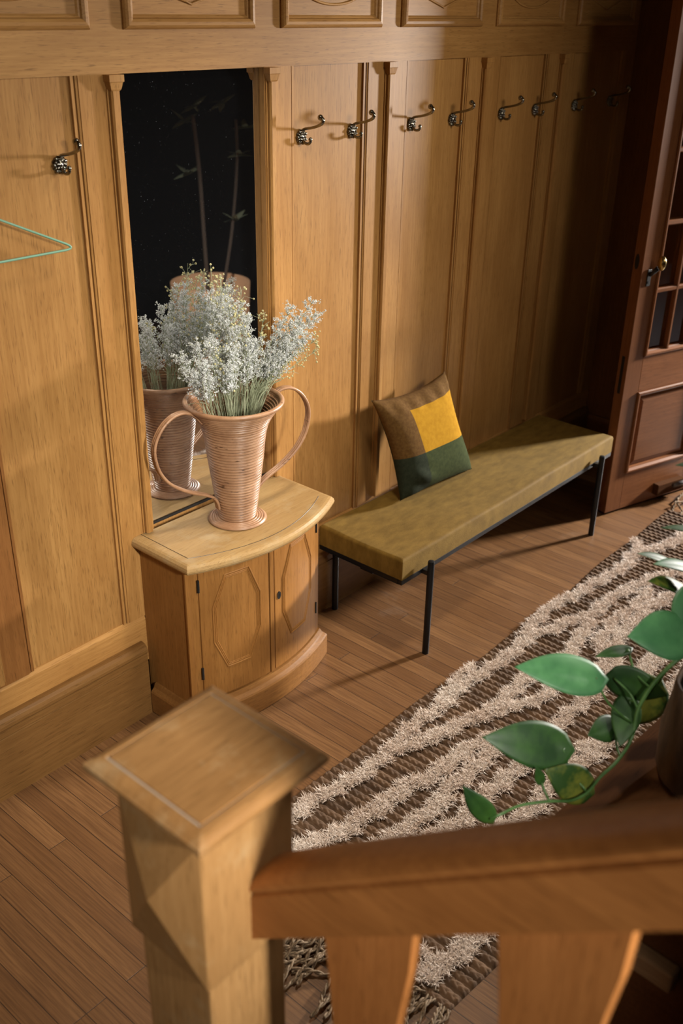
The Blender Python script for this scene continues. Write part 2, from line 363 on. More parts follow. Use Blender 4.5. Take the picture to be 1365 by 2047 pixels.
# slim colonnettes with capitals
def colonnette(x, z0):
    pr_ = [(x-.0185, .0), (x-.0185, -.005), (x-.0145, -.005), (x-.0145, -.003), (x-.0125, -.003), (x-.0125, -.013), (x-.0085, -.0185), (x+.0085, -.0185), (x+.0125, -.013), (x+.0125, -.003), (x+.0145, -.003), (x+.0145, -.005), (x+.0185, -.005), (x+.0185, 0)]
    o = MB().prism(pr_, z0, 2.024, lambda a, b, t: (a, b, t)).build('colonnette', OAKZ, wb)
    c = MB()
    prof = [(2.020, .0135, .0195), (2.024, .0165, .022), (2.041, .0215, .025), (2.0425, .0240, .0275), (2.0595, .0240, .0275)]
    for k in range(len(prof)-1):
        (za, wa, da), (zb2, wb2, db) = prof[k], prof[k+1]
        c.add([(x-wa, 0, za), (x+wa, 0, za), (x+wa, -da, za), (x-wa, -da, za), (x-wb2, 0, zb2), (x+wb2, 0, zb2), (x+wb2, -db, zb2), (x-wb2, -db, zb2)],
              [(0, 1, 5, 4), (1, 2, 6, 5), (2, 3, 7, 6), (3, 0, 4, 7)] + ([(0, 3, 2, 1)] if k == 0 else []) + ([(4, 5, 6, 7)] if k == len(prof)-2 else []))
    c.build('capital', OAKZ, o)
for x, z in ((.124, .6905), (.718, .6905), (1.298, .40), (1.892, .40), (2.478, .40), (-.467, .40), (-1.05, .40)): colonnette(x, z)
# frieze of framed panels with carved ovals and lozenges
FR = [(-.41, .068), (.176, .656), (.768, 1.249), (1.357, 1.844), (1.946, 2.447), (2.564, 3.080)]
def mould_ring(x0, x1, z0, z1):
    prof = [(0, .0), (0, -.006), (.004, -.012), (.010, -.017), (.018, -.018), (.025, -.014), (.028, -.008), (.032, -.006), (.036, -.002), (.038, .004), (.038, .010)]
    m = MB(); n = len(prof); vs = []
    for (cx, cz, sx, sz) in ((x0, z0, 1, 1), (x1, z0, -1, 1), (x1, z1, -1, -1), (x0, z1, 1, -1)):
        vs += [(cx+sx*d, y, cz+sz*d) for d, y in prof]
    fs = [(c*n+i, c*n+i+1, ((c+1) % 4)*n+i+1, ((c+1) % 4)*n+i) for c in range(4) for i in range(n-1)]
    return m.add(vs, fs)
for k, (a, b) in enumerate(FR):
    z0, z1 = 2.166, 2.60
    MB().box(a+.03, b-.03, -.0015, .0, z0+.03, z1-.03).build('panel', OAKX, wb)
    mould_ring(a, b, z0, z1).build('moulding', OAKX, wb)
    xc = (a+b)/2
    m = MB()
    if k % 2 == 0 and k > 0 or k == 0:
        pts = [(xc+.165*math.cos(2*PI*i/48), -.003, 2.232+.075+.075*math.sin(2*PI*i/48)) for i in range(48)]
        m.tube(pts, .004, 6, closed=True)
    else:
        c2 = [(xc, 2.228), (xc+.16, 2.275), (xc, 2.322), (xc-.16, 2.275)]
        pts = []
        for i in range(4):
            p, q = Vector(c2[i]), Vector(c2[(i+1) % 4])
            for j in range(6): w = p.lerp(q, j/6); pts.append((w.x, -.003, w.y))
        m.tube(pts, .004, 6, closed=True)
    m.build('carving', OAKX, wb, smooth=True)

# ---------------------------------------------------------------- mirror
mr = empty('wall_mirror', (.42, .03, .69), 'tall dark narrow mirror set in the panelling above the small cabinet', 'mirror')
MB().box(.151, .695, .023, .032, .700, 2.058).build('mirror_glass', MIRROR, mr)
MB().box(.151, .695, .021, .041, .6895, .6985).build('bottom_gap_strip', MEDGE, mr)

# ---------------------------------------------------------------- glazed door leaf standing open on the right
DA = math.radians(-16.86)
dr = empty('door_1', (2.536, -.475, .012), kind='structure', rz=DA)
DW, DT = .640, .055
def dbox(name, x0, x1, z0, z1, m, y0=0., y1=DT, bev=.002, parent=None):
    return MB().box(x0, x1, y0, y1, z0, z1).build(name, m, parent or dr, bevel=bev, local=True)
DH = 2.26
dbox('stile', 0, .100, 0, DH, DOORZ); dbox('stile', DW-.100, DW, 0, DH, DOORZ)
dbox('bottom_rail', .100, DW-.100, 0, .195, DOORX); dbox('lock_rail', .100, DW-.100, .615, .790, DOORX); dbox('top_rail', .100, DW-.100, DH-.12, DH, DOORX)
def ring(x0, x1, z0, z1, m, y=0.):
    prof = [(0, .002), (0, -.006), (.005, -.010), (.012, -.010), (.016, -.004), (.020, .002), (.026, .005), (.028, .016)]
    n = len(prof); vs = []
    for (cx, cz, sx, sz) in ((x0, z0, 1, 1), (x1, z0, -1, 1), (x1, z1, -1, -1), (x0, z1, 1, -1)):
        vs += [(cx+sx*d, y+yy, cz+sz*d) for d, yy in prof]
    MB().add(vs, [(c*n+i, c*n+i+1, ((c+1) % 4)*n+i+1, ((c+1) % 4)*n+i) for c in range(4) for i in range(n-1)]).build('moulding', m, dr, local=True)
ring(.100, DW-.100, .195, .615, DOORX)
lp = MB(); lp.box(.098, DW-.098, .014, .028, .19, .62)
lp.add([(.128, .014, .223), (DW-.128, .014, .223), (DW-.128, .014, .587), (.128, .014, .587), (.155, .004, .25), (DW-.155, .004, .25), (DW-.155, .004, .56), (.155, .004, .56)],
       [(0, 1, 5, 4), (1, 2, 6, 5), (2, 3, 7, 6), (3, 0, 4, 7), (4, 5, 6, 7)])
lp.build('lower_panel', DOORX, dr, local=True)
ring(.100, DW-.100, .790, DH-.12, DOORX)
zs = [.806, 1.095, 1.394, 1.697, 1.995, DH-.13]
for z in zs[1:-1]:
    MB().prism([(-.003, -.011), (.012, -.011), (.020, -.004), (.036, -.004), (.036, .011), (-.003, .011), (-.008, .006), (-.008, -.006)], .104, DW-.104, lambda p, q, t: (t, p+.004, z+q)).build('muntin', DOORX, dr, local=True)
xs = [.106, .252, .388, DW-.106]
for x in xs[1:-1]:
    MB().prism([(-.003, -.010), (.012, -.010), (.020, -.004), (.036, -.004), (.036, .010), (-.003, .010), (-.008, .005), (-.008, -.005)], .796, DH-.125, lambda p, q, t: (x+q, p+.0035, t)).build('muntin', DOORZ, dr, local=True)
for i in range(3):
    for j in range(5):
        MB().box(xs[i], xs[i+1], .020, .0235, zs[j], zs[j+1]).build('pane', GLASS, dr, local=True)
h = MB().box(.036, .060, -.005, 0, 1.125, 1.200).build('lock_plate', IRON, dr, bevel=.003, local=True)
MB().tube([(.050, -.004, 1.178), (.051, -.018, 1.186), (.054, -.040, 1.212)], [.011, .009, .011], 12).build('knob_shank', IRON, h, smooth=True, local=True)
MB().ball((.056, -.056, 1.236), .027, 20, 14, (.62, .75, 1.2)).build('door_knob', BRASS, h, smooth=True, local=True)
MB().tube([(.047, -.0065, 1.143), (.047, -.0045, 1.143)], .006, 10).build('keyhole', BLACKM, h, local=True)
MB().prism([(.034+.011*math.cos(2*PI*k/20), 1.232+.034*math.sin(2*PI*k/20)) for k in range(20)], -.0025, 0, lambda p, q, t: (t, p, q)).build('latch_plate', IRON, dr, local=True)
MB().box(-.0015, .001, .020, .036, .62, .80).build('edge_bolt', IRON, dr, local=True)
blk = MB().box(.325, .520, -.035, 0, .030, .088).build('foot_block', DARKW, dr, bevel=.003, local=True)
MB().tube([(.42, -.050, .074), (.56, -.050, .074)], .012, 10).build('foot_bolt', GREYM, blk, smooth=True, local=True)

# ---------------------------------------------------------------- coat hooks
def make_hook(x, z, label):
    r = empty('coat_hook', (x, 0.0145 if not (0.012 < x < .83) else 0., z), label, 'coat hook', 'ornate metal coat hooks along the panelling')
    P = MB(); P.prism([(.0215*math.cos(2*PI*k/28)*(1+.10*math.cos(7*2*PI*k/28)), .0215*math.sin(2*PI*k/28)*(1+.10*math.cos(7*2*PI*k/28))) for k in range(28)], 0, -.006, lambda p, q, t: (p, t, q))
    for k in range(14):
        w = 2*PI*k/14; rr = 1. if k % 2 else .80
        P.ball((.0195*rr*math.cos(w), -.007, .0200*rr*math.sin(w)), .0054 if k % 2 else .0042, 8, 6)
    for k in range(7):
        w = 2*PI*k/7+.2; P.ball((.0105*math.cos(w), -.009, .011*math.sin(w)), .0042, 8, 6)
    P.ball((0, -.006, 0), .010, 12, 8, (1, .8, 1.2))
    P.build('backplate', NICKEL, r, smooth=True, local=True)
    up = spline([(0, -.005, .010), (0, -.0148, .0235), (0, -.0475, .0305), (0, -.0706, .0365), (0, -.0925, .0460), (0, -.0990, .0570), (0, -.0900, .0640)], 6)
    n = len(up); MB().tube(up, [.0044+.0040*(max(0, i/n-.35))**1.5*1.6 for i in range(n)], 10).ball((0, -.0875, .0650), .0092, 12, 8).build('upper_arm', NICKEL, r, smooth=True, local=True)
    lo = spline([(0, -.005, .000), (0, -.0127, -.0125), (0, -.0250, -.0190), (0, -.0370, -.0185), (0, -.0445, -.0120), (0, -.0447, -.0060)], 6)
    MB().tube(lo, [.0048]*len(lo), 10).ball((0, -.0447, -.0045), .0066, 10, 8).build('lower_arm', NICKEL, r, smooth=True, local=True)
    return r
HK = [(-.054, 'ornate dark metal coat hook left of the tall mirror, nearest the wire hanger'),
      (.872, 'ornate metal coat hook, first to the right of the mirror'),
      (1.126, 'ornate metal coat hook, second to the right of the mirror'),
      (1.457, 'ornate metal coat hook, third to the right of the mirror'),
      (1.714, 'ornate metal coat hook, fourth to the right of the mirror, above the cushion'),
      (2.056, 'ornate metal coat hook, fifth to the right of the mirror'),
      (2.314, 'ornate metal coat hook, sixth to the right of the mirror'),
      (2.647, 'ornate metal coat hook, second last before the dark corner by the door'),
      (2.978, 'ornate metal coat hook in the dark corner, closest to the glazed door')]
for x, l in HK: make_hook(x, 1.847, l)
make_hook(-.312, 1.847, 'ornate metal coat hook that carries the green wire hanger')

# ---------------------------------------------------------------- wire hanger
hg = empty('clothes_hanger', (-.312, -.042, 1.64), 'mint green wire clothes hanger hanging on the panelling at far left', 'hanger')
cx = -.312
tri = [(cx, -.042, 1.758)]
def rounded(c, a, b, r, n=6):
    c, a, b = Vector(c), Vector(a), Vector(b); p = c+(a-c).normalized()*r; q = c+(b-c).normalized()*r
    return [p.lerp(c, t/n).lerp(c.lerp(q, t/n), t/n) for t in range(n+1)]
A = (cx, -.042, 1.758); Lc = (cx-.250, -.042, 1.640); Rc = (cx+.250, -.042, 1.640)
pts = [Vector(A)] + rounded(Rc, A, Lc, .042, 10) + rounded(Lc, Rc, A, .042, 10)
MB().tube(pts, .0032, 8, closed=True).build('frame', WIRE, hg, smooth=True)
hp = [(cx, -.042, 1.756), (cx, -.042, 1.79), (cx+.022, -.042, 1.812), (cx+.024, -.042, 1.84), (cx, -.042, 1.858), (cx-.02, -.042, 1.846), (cx-.022, -.042, 1.835)]
MB().tube(spline(hp, 5), .0032, 8).build('hook', WIRE, hg, smooth=True)

# ---------------------------------------------------------------- bow-fronted cabinet
cb = empty('bow_front_cabinet', (.398, -.14, 0), 'small oak cabinet with bowed front, two doors and a worn top, under the mirror', 'cabinet')
CXM = .398
def bow(x, y0, h, hw): return -(y0 + h*max(0, 1-((x-CXM)/hw)**2))
def bow_outline(x0, x1, y0, h, yb=-.001, n=24):
    hw = (x1-x0)/2
    return [(x0, yb)] + [(x0+(x1-x0)*k/n, bow(x0+(x1-x0)*k/n, y0, h, hw)) for k in range(n+1)] + [(x1, yb)]
def slab(x0, x1, y0, h, prof, name, m, parent, smooth=False, yb=-.001):
    """prof: list of (inset, z)"""
    M_ = MB(); rings = []
    for ins, z in prof: rings.append([(x, y, z) for x, y in bow_outline(x0+ins, x1-ins, y0-ins, h, yb)])
    n = len(rings[0]); vs = [p for r in rings for p in r]
    fs = [(i*n+k, i*n+(k+1) % n, (i+1)*n+(k+1) % n, (i+1)*n+k) for i in range(len(rings)-1) for k in range(n)]
    fs += [tuple(range(n-1, -1, -1)), tuple(range((len(rings)-1)*n, len(rings)*n))]
    return M_.add(vs, fs).build(name, m, parent, smooth=smooth)
BX0, BX1, BY, BHB = .085, .711, .222, .066
slab(BX0, BX1, BY, BHB, [(0, .08), (0, .657)], 'carcass', OAKC, cb)
slab(.058, .738, .246, .070, [(.004, 0), (0, .006), (0, .088), (.003, .094), (.010, .100), (.014, .104), (.020, .118), (.030, .1185)], 'plinth', OAKCX, cb, yb=-.0335)
slab(.056, .740, .272, .086, [(.012, .652), (.004, .655), (.0005, .662), (0, .668), (.002, .677), (.008, .684), (.015, .6865), (.022, .687)], 'top', OAKW, cb)
# dark inlaid line on the top
ins = .040
ol = bow_outline(.056+ins, .740-ins, .272-ins, .086)
MB().tube([(x, y, .6868) for x, y in ol[:-1]], .0011, 6).build('inlay_line', MEDGE, cb)
hwB = (BX1-BX0)/2
def bf(x, off=0.): return bow(x, BY+off, BHB, hwB)
def curved(x0, x1, z0, z1, off, th, name, m, parent, n=14, bev=.0015):
    M_ = MB(); vs = []; fs = []
    for k in range(n+1):
        x = x0+(x1-x0)*k/n
        vs += [(x, bf(x, off), z0), (x, bf(x, off), z1), (x, bf(x, off-th), z0), (x, bf(x, off-th), z1)]
    for k in range(n):
        a = 4*k; b = a+4; fs += [(a, b, b+1, a+1), (a+2, a+3, b+3, b+2), (a+1, b+1, b+3, a+3), (a, a+2, b+2, b)]
    fs += [(0, 1, 3, 2), (4*n, 4*n+2, 4*n+3, 4*n+1)]
    return M_.add(vs, fs).build(name, m, parent, bevel=bev)
def octagon(xc, zc, hx, hz, fx, fz): return [(xc-fx, zc+hz), (xc+fx, zc+hz), (xc+hx, zc+fz), (xc+hx, zc-fz), (xc+fx, zc-hz), (xc-fx, zc-hz), (xc-hx, zc-fz), (xc-hx, zc+fz)]
def cabinet_door(x0, x1, hinge_x, key):
    d = curved(x0, x1, .128, .648, .006, .010, 'door', OAKC, cb)
    xc = (x0+x1)/2; zc = .415
    for ins_, r_ in ((0., .0030), (.0075, .0022), (.0125, .0018)):
        oc = octagon(xc, zc, .090-ins_, .180-ins_, .045-ins_*.45, .068-ins_*.25); pts = []
        for i in range(8):
            p, q = Vector(oc[i]), Vector(oc[(i+1) % 8])
            for j in range(5): w = p.lerp(q, j/5); pts.append((w.x, bf(w.x, .0062 if ins_ == 0 else .0055), w.y))
        MB().tube(pts, r_, 6, closed=True).build('moulding', OAKC, d)
    for z in (.555, .215):
        MB().tube([(hinge_x, bf(hinge_x, .007), z), (hinge_x, bf(hinge_x, .007), z+.045)], .0042, 8).build('hinge', IRON, d)
    if key:
        kx = x0+.020
        e = MB().prism([(.0085*math.cos(2*PI*k/20), .015*math.sin(2*PI*k/20)) for k in range(20)], .006, .0085, lambda p, q, t: (kx+p, bf(kx+p, t), .425+q)).build('escutcheon', IRON, d)
        MB().prism([(.002, -.006), (.002, .002), (.003, .006), (0, .008), (-.003, .006), (-.002, .002), (-.002, -.006)], .0086, .0089, lambda p, q, t: (kx+p, bf(kx, t), .425+q)).build('keyhole', BLACKM, e)
cabinet_door(.123, .385, .1205, False); cabinet_door(.413, .673, .6755, True)
curved(.3895, .4085, .125, .650, .007, .012, 'centre_strip', OAKC, cb, 4)
MB().prism([(BX0-.004, -.222), (BX0-.004, -.228), (BX0+.006, -.232), (BX0+.016, -.230), (BX0+.016, -.222)], .12, .655, lambda p, q, t: (p, q, t)).build('corner_strip', OAKC, cb)

# ---------------------------------------------------------------- rattan vase
VX, VY, VZ = .391, -.145, .6872
vs_ = empty('rattan_vase', (VX, VY, VZ), 'tall flared two-handled wicker vase of coiled cane standing on the small cabinet', 'vase')
prof_pts = [(.055, .012), (.062, .055), (.071, .12), (.079, .18), (.086, .235), (.091, .285), (.096, .318), (.104, .348), (.117, .374), (.133, .397), (.150, .416)]
def interp(z):
    for (r1, z1), (r2, z2) in zip(prof_pts, prof_pts[1:]):
        if z <= z2: return r1+(r2-r1)*(z-z1)/(z2-z1)
    return prof_pts[-1][0]
path = []; 
s_tot = 0; fine = [(interp(.012+.404*k/400), .012+.404*k/400) for k in range(401)]
acc = [0.]
for a, b in zip(fine, fine[1:]): acc.append(acc[-1]+math.hypot(b[0]-a[0], b[1]-a[1]))
NC = 41; prof = []
for c in range(NC):
    for k in range(7):
        t = (c+k/7)/NC*acc[-1]; i = min(range(len(acc)), key=lambda q: abs(acc[q]-t)); i2 = min(i+1, 400); i1 = max(i-1, 0)
        dx, dz = fine[i2][0]-fine[i1][0], fine[i2][1]-fine[i1][1]; l = math.hypot(dx, dz)
        b = .0075*math.sqrt(max(0, 1-(2*k/7-1)**2))
        prof.append((fine[i][0]+dz/l*b, VZ+fine[i][1]-dx/l*b))
inner = [(r-.007+.003*abs(math.sin(PI*k/7)), z) for k, (r, z) in enumerate(reversed(prof))]
MB().lathe(prof + [(prof[-1][0], prof[-1][1]+.004)] + inner[:-20] + [(.001, VZ+.06)], (VX, VY), 72).build('body', RATTAN, vs_, smooth=True)
rim = [(VX+.154*math.cos(2*PI*k/72), VY+.154*math.sin(2*PI*k/72), VZ+.419) for k in range(72)]
MB().tube(rim, .0078, 10, closed=True).build('rim', RATTAN, vs_, smooth=True)
ft = MB(); fp = []
for c in range(6):
    for k in range(6):
        a = PI*k/6; fp.append((.094-.0082*(c+.5)+.0041*math.cos(a), VZ+.0062+.0014*c+.0041*math.sin(a)))
ft.lathe([(.001, VZ+.0005), (.094, VZ+.0005), (.0985, VZ+.004)] + fp + [(.04, VZ+.02), (.001, VZ+.02)], (VX, VY), 72).build('foot', RATTAN, vs_, smooth=True)
HP = [(.122, .372), (.150, .405), (.185, .421), (.225, .415), (.262, .388), (.288, .345), (.293, .300), (.278, .243), (.242, .193), (.185, .152), (.125, .124), (.092, .104), (.078, .080), (.074, .058)]
ph = math.radians(-10.6)
for sgn in (1, -1):
    m = MB(); d = Vector((math.cos(ph), math.sin(ph), 0))*sgn; sd = Vector((-math.sin(ph), math.cos(ph), 0))
    for off in (-.0082, 0, .0082):
        pts = [Vector((VX, VY, VZ)) + d*r + Vector((0, 0, z)) + sd*off for r, z in HP]
        m.tube(spline(pts, 6), .0049, 8)
    m.build('handle', RATTAN, vs_, smooth=True)

# ---------------------------------------------------------------- dried sprays in the vase
def floret_cloud(pts, size, rng):
    """many little five-sided blossoms as small crossed tetra-like petals"""
    m = MB()
    for p in pts:
        s = size*rng.uniform(.6, 1.25)
        a = rng.normal(size=3); a /= np.linalg.norm(a); b = np.cross(a, rng.normal(size=3)); b /= np.linalg.norm(b); c = np.cross(a, b)
        q = np.array(p)
        m.add([q+a*s, q-a*s*.5+b*s*.8, q-a*s*.5-b*s*.4+c*s*.7, q-a*s*.5-b*s*.4-c*s*.7], [(0, 1, 2), (0, 2, 3), (0, 3, 1), (1, 3, 2)])
    return m
def inside(P):
    """keep the buried part of a stem within the vase wall"""
    out = []
    for p in P:
        p = Vector(p); z = p.z-VZ
        if z < .425:
            d = Vector((p.x-VX, p.y-VY)); m = max(.01, interp(max(.02, z))-.017)
            if d.length > m: d *= m/d.length; p = Vector((VX+d.x, VY+d.y, p.z))
        out.append(p)
    return out
def spray(base, tip, kind, seed, width=.060, head=.42):
    rng = np.random.default_rng(seed)
    white = kind == 'w'
    r = empty('dried_flower_spray', base,
              'fluffy white dried sea lavender spray fanning out of the wicker vase' if white else 'straw-coloured dried seed-head spray standing in the wicker vase',
              'dried flowers', 'white sea lavender sprays in the wicker vase' if white else 'straw seed-head sprays in the wicker vase')
    b, t = Vector(base), Vector(tip); L = (t-b).length
    hd = Vector((t.x-VX, t.y-VY, 0)); f = min(1., .112/max(hd.length, 1e-3)/1.0) if hd.length > .14 else .62
    mid = Vector((VX, VY, VZ+.425)) + hd*f + Vector((rng.normal()*.008, rng.normal()*.008, 0))
    path = spline([b, b.lerp(mid, .5)+Vector((0, 0, .008)), mid, mid.lerp(t, .5)+Vector((0, 0, .010)), t], 6); path = inside(path); n = len(path)
    st = MB(); st.tube(path, [.0017-.0010*i/n for i in range(n)], 5)
    for q in range(4 if white else 2):   # thin grassy stems of the same spray
        o1 = Vector(rng.normal(size=3)*.007); e = path[int(n*rng.uniform(.55, .85))] + Vector(rng.normal(size=3)*.020)
        m2 = mid + Vector((o1.x, o1.y, 0)); st.tube(inside(spline([b+o1*.25, b.lerp(m2, .5), m2, e], 5)), .0009, 4)
    fl = []; dirm = (t-mid).normalized()
    nb = 34 if white else 14
    for k in range(nb):
        f = 1-head+head*(k+.5)/nb; p = path[min(n-1, int(f*(n-1)))]
        w = k*2.4+rng.uniform(0, .6); side = dirm.orthogonal().normalized(); side.rotate(Matrix.Rotation(w, 3, dirm))
        ln = width*(1.15-f*.75)*rng.uniform(.55, 1.5)
        dr_ = (side*.8+dirm*.75+Vector((0, 0, .1))).normalized()
        e = p+dr_*ln; c1 = p+dr_*ln*.5+Vector((0, 0, .004))
        st.tube([p, c1, e], [.0008, .0007, .0005], 4)
        nf = 23 if white else 4
        for j in range(nf):
            g = .2+.8*rng.uniform(); q = p.lerp(c1, g*2) if g < .5 else c1.lerp(e, g*2-1)
            sp = .0031 if white else .010
            q = Vector(q)+Vector(rng.normal(size=3)*sp)
            fl.append(q)
            if not white: st.tube([p.lerp(e, g), q], .0004, 3)
    st.build('stem', STEM, r)
    if white: floret_cloud(fl, .0028, rng).build('flower_head', FLORET, r)['kind'] = 'stuff'
    else:
        m = MB()
        for q in fl: m.ball(q, .0034*rng.uniform(.7, 1.2), 6, 4)
        m.build('seed_head', SEED, r)['kind'] = 'stuff'
TIPS_W = [(.41, -.035, 1.44), (.46, -.025, 1.40), (.42, -.06, 1.39), (.50, -.04, 1.37), (.41, -.10, 1.36), (.43, -.10, 1.42), (.48, -.12, 1.36), (.37, -.07, 1.30),
          (.54, -.06, 1.33), (.40, -.15, 1.34), (.45, -.17, 1.29), (.52, -.13, 1.27), (.31, -.14, 1.31), (.29, -.09, 1.30), (.36, -.18, 1.29),
          (.66, -.16, 1.33), (.70, -.15, 1.31), (.69, -.12, 1.35), (.74, -.17, 1.37), (.64, -.20, 1.30), (.68, -.20, 1.26), (.72, -.13, 1.27), (.62, -.14, 1.27), (.66, -.10, 1.30), (.60, -.19, 1.25),
          (.25, -.17, 1.27), (.22, -.15, 1.24), (.56, -.02, 1.37), (.48, -.03, 1.43), (.76, -.18, 1.32), (.20, -.12, 1.29), (.33, -.19, 1.24), (.72, -.19, 1.33), (.67, -.17, 1.24)]
TIPS_S = [(.42, -.03, 1.50), (.47, -.02, 1.47), (.44, -.05, 1.47), (.58, -.10, 1.34), (.71, -.22, 1.22), (.43, -.12, 1.41), (.50, -.08, 1.43), (.73, -.20, 1.25), (.33, -.14, 1.30), (.54, -.03, 1.30)]
for i, t in enumerate(TIPS_W+TIPS_S):
    a = 2*PI*(i*.381966); rr = .028
    b = (VX+rr*math.cos(a)*.9, VY+rr*math.sin(a)*.9, VZ+.11)
    spray(b, t, 'w' if i < len(TIPS_W) else 's', 100+i)

# ---------------------------------------------------------------- bench
bn = empty('upholstered_bench', (1.67, -.285, 0), 'long low bench with olive velvet seat on thin black steel legs, along the panelled wall', 'bench')
bx0, bx1, by0, by1 = .868, 2.470, -.491, -.085
def cushion_fn():
    m = MB(); nx, ny = 90, 26
    R = .012
    def top(u, v):
        x = bx0+(bx1-bx0)*u; y = by0+(by1-by0)*v
        d = min(x-bx0, bx1-x, y-by0, by1-y); z = .4515
        if d < R: z -= R-math.sqrt(max(0, R*R-(R-d)**2))
        z += .0025*math.sin(x*9)*math.sin(y*14+x*3)
        return (x, y, z)
    # non-uniform params so that edges are rounded
    us = [0, .001, .0025, .005, .009]+[k/nx for k in range(1, nx)]+[.991, .995, .9975, .999, 1]
    vv = [0, .004, .01, .02, .035]+[k/ny for k in range(1, ny)]+[.965, .98, .99, .996, 1]
    us = sorted(set(us)); vv = sorted(set(vv)); vs = [top(u, v) for v in vv for u in us]; nu = len(us); nv = len(vv)
    fs = [(j*nu+i, j*nu+i+1, (j+1)*nu+i+1, (j+1)*nu+i) for j in range(nv-1) for i in range(nu-1)]
    per = [i for i in range(nu)]+[j*nu+nu-1 for j in range(1, nv)]+[(nv-1)*nu+i for i in range(nu-2, -1, -1)]+[j*nu for j in range(nv-2, 0, -1)]
    n0 = len(vs); vs += [(vs[i][0], vs[i][1], .369) for i in per]; k = len(per)
    fs += [(per[i], n0+i, n0+(i+1) % k, per[(i+1) % k]) for i in range(k)] + [tuple(range(n0, n0+k))]
    return m.add(vs, fs)
cu = cushion_fn().build('cushion', VELVET, bn, smooth=True)
sd = cu.modifiers.new('edge', 'EDGE_SPLIT'); sd.split_angle = math.radians(60)
fm = MB(); t = .020
fm.box(bx0, bx1, by0, by0+t, .3485, .3685).box(bx0, bx1, by1-t, by1, .3485, .3685).box(bx0, bx0+t, by0+t, by1-t, .3485, .3685).box(bx1-t, bx1, by0+t, by1-t, .3485, .3685)
for x in (1.27, 1.67, 2.07): fm.box(x-.01, x+.01, by0+t, by1-t, .3485, .3685)
fm.build('frame', BLACKM, bn, bevel=.0015)
MB().box(bx0+.005, bx0+.035, -.35, -.29, .339, .3484).build('frame_bracket', BLACKM, bn)
for x in (1.000, 2.310):
    for y, yi in ((-.524, by0), (-.056, by1)):
        lg = MB().tube([(x, y, 0), (x, y, .404), (x, y, .409), (x, y, .411)], [.0130, .0130, .0115, .006], 20).build('leg', BLACKM, bn, smooth=True)
        MB().box(x-.010, x+.010, min(y, yi), max(y, yi), .349, .368).build('spacer', BLACKM, lg)
        lg.modifiers.new('edge', 'EDGE_SPLIT').split_angle = math.radians(50)

# ---------------------------------------------------------------- cushion on the bench
pc = Vector((1.37, -.17, .455))
pl = empty('throw_pillow', pc, 'square wool throw pillow with mustard square, brown border and green base, leaning on the wall', 'pillow')
TLc, TRc, BRc, BLc = Vector((1.160, -.085, .880)), Vector((1.640, -.085, .880)), Vector((1.690, -.225, .458)), Vector((1.235, -.190, .458))
def pfront(s, t, side):
    p = BLc.lerp(BRc, s).lerp(TLc.lerp(TRc, s), t)
    nrm = (BRc-BLc).cross(TLc-BLc).normalized()
    # pinch edges inwards between the corners
    e = .030
    c = (BLc+BRc+TLc+TRc)/4
    p = p + (BRc-BLc).normalized()*(-e*(2*s-1)*4*t*(1-t)*abs(2*s-1)) + (TLc-BLc).normalized()*(-e*(2*t-1)*4*s*(1-s)*abs(2*t-1)*(1. if t > .5 else .35))
    prof_ = (max(0, 1-(2*s-1)**4)*max(0, 1-(2*t-1)**4))**.6
    bul = .074*prof_*(1.12-.3*t)
    # creases at the lower left corner and near the top edge
    cre = .006*math.sin(26*(s*.5+t))*math.exp(-((s-.2)**2+(t-.13)**2)/.02) + .0035*math.sin(34*s)*math.exp(-((t-.9)**2)/.006)
    q = p + nrm*(bul+cre*(prof_ > 0) if side > 0 else -bul*.55)
    q.y = min(q.y, -.004); q.z = max(q.z, .4535)
    return q
m = MB(); N = 64
S_ = sorted(set([k/N for k in range(N+1)]+[.30, .955])); T_ = sorted(set([k/N for k in range(N+1)]+[.405, .845]))
for side in (1, -1):
    vs = [pfront(s, t, side) for t in T_ for s in S_]; nu = len(S_)
    for j in range(len(T_)-1):
        for i in range(nu-1):
            s, t = (S_[i]+S_[i+1])/2, (T_[j]+T_[j+1])/2
            if side < 0: mi = 3
            elif t < .405: mi = 3 if s < .30 else 2
            elif .30 < s < .955 and t < .845: mi = 1
            else: mi = 0
            m.f.append(tuple(len(m.v)+k for k in (j*nu+i, j*nu+i+1, (j+1)*nu+i+1, (j+1)*nu+i))); m.mi.append(mi)
    m.v += [tuple(v) for v in vs]
    # faces above were indexed before the verts went in, which keeps the offset right
m.build('cover', [WOOLB, WOOLY, WOOLG, WOOLD], pl, smooth=True)

# ---------------------------------------------------------------- rug
RX0, RX1, RY0, RY1 = -.205, 2.800, -1.509, -.700
rg = empty('runner_rug', (1.3, -1.1, 0), 'long braided brown runner rug with cream shaggy zigzag stripes on the floor', 'rug')
def edge_y(x, y):
    v = (y-RY0)/(RY1-RY0); w = .010*math.sin(x*3.1)+.006*math.sin(x*9.3+1)
    return y + (w if v > .5 else -w)*abs(2*v-1)**3
def rug_base():
    pit = .030; nr = int((RX1-RX0)/pit); ns = 9; ny = 190
    vs = []; fs = []; cols = nr*ns+1
    for j in range(ny+1):
        y = RY0+(RY1-RY0)*j/ny
        for i in range(cols):
            x = RX0+(RX1-RX0)*i/(cols-1); u = (i % ns)/ns*2-1
            row = i//ns
            z = .003+.0115*math.sqrt(max(0, 1-u*u))*(.58+.42*abs(math.sin(PI*(y/.026+abs(u)*.9+row*.37))))
            if j in (0, ny) or i in (0, cols-1): z = .0005
            vs.append((x+.003*math.sin(y*23+row*1.7), edge_y(x, y), z))
    fs = [(j*cols+i, j*cols+i+1, (j+1)*cols+i+1, (j+1)*cols+i) for j in range(ny) for i in range(cols-1)]
    m = MB(); m.add(vs, fs); return m
rug_base().build('braided_base', JUTE, rg, smooth=True)
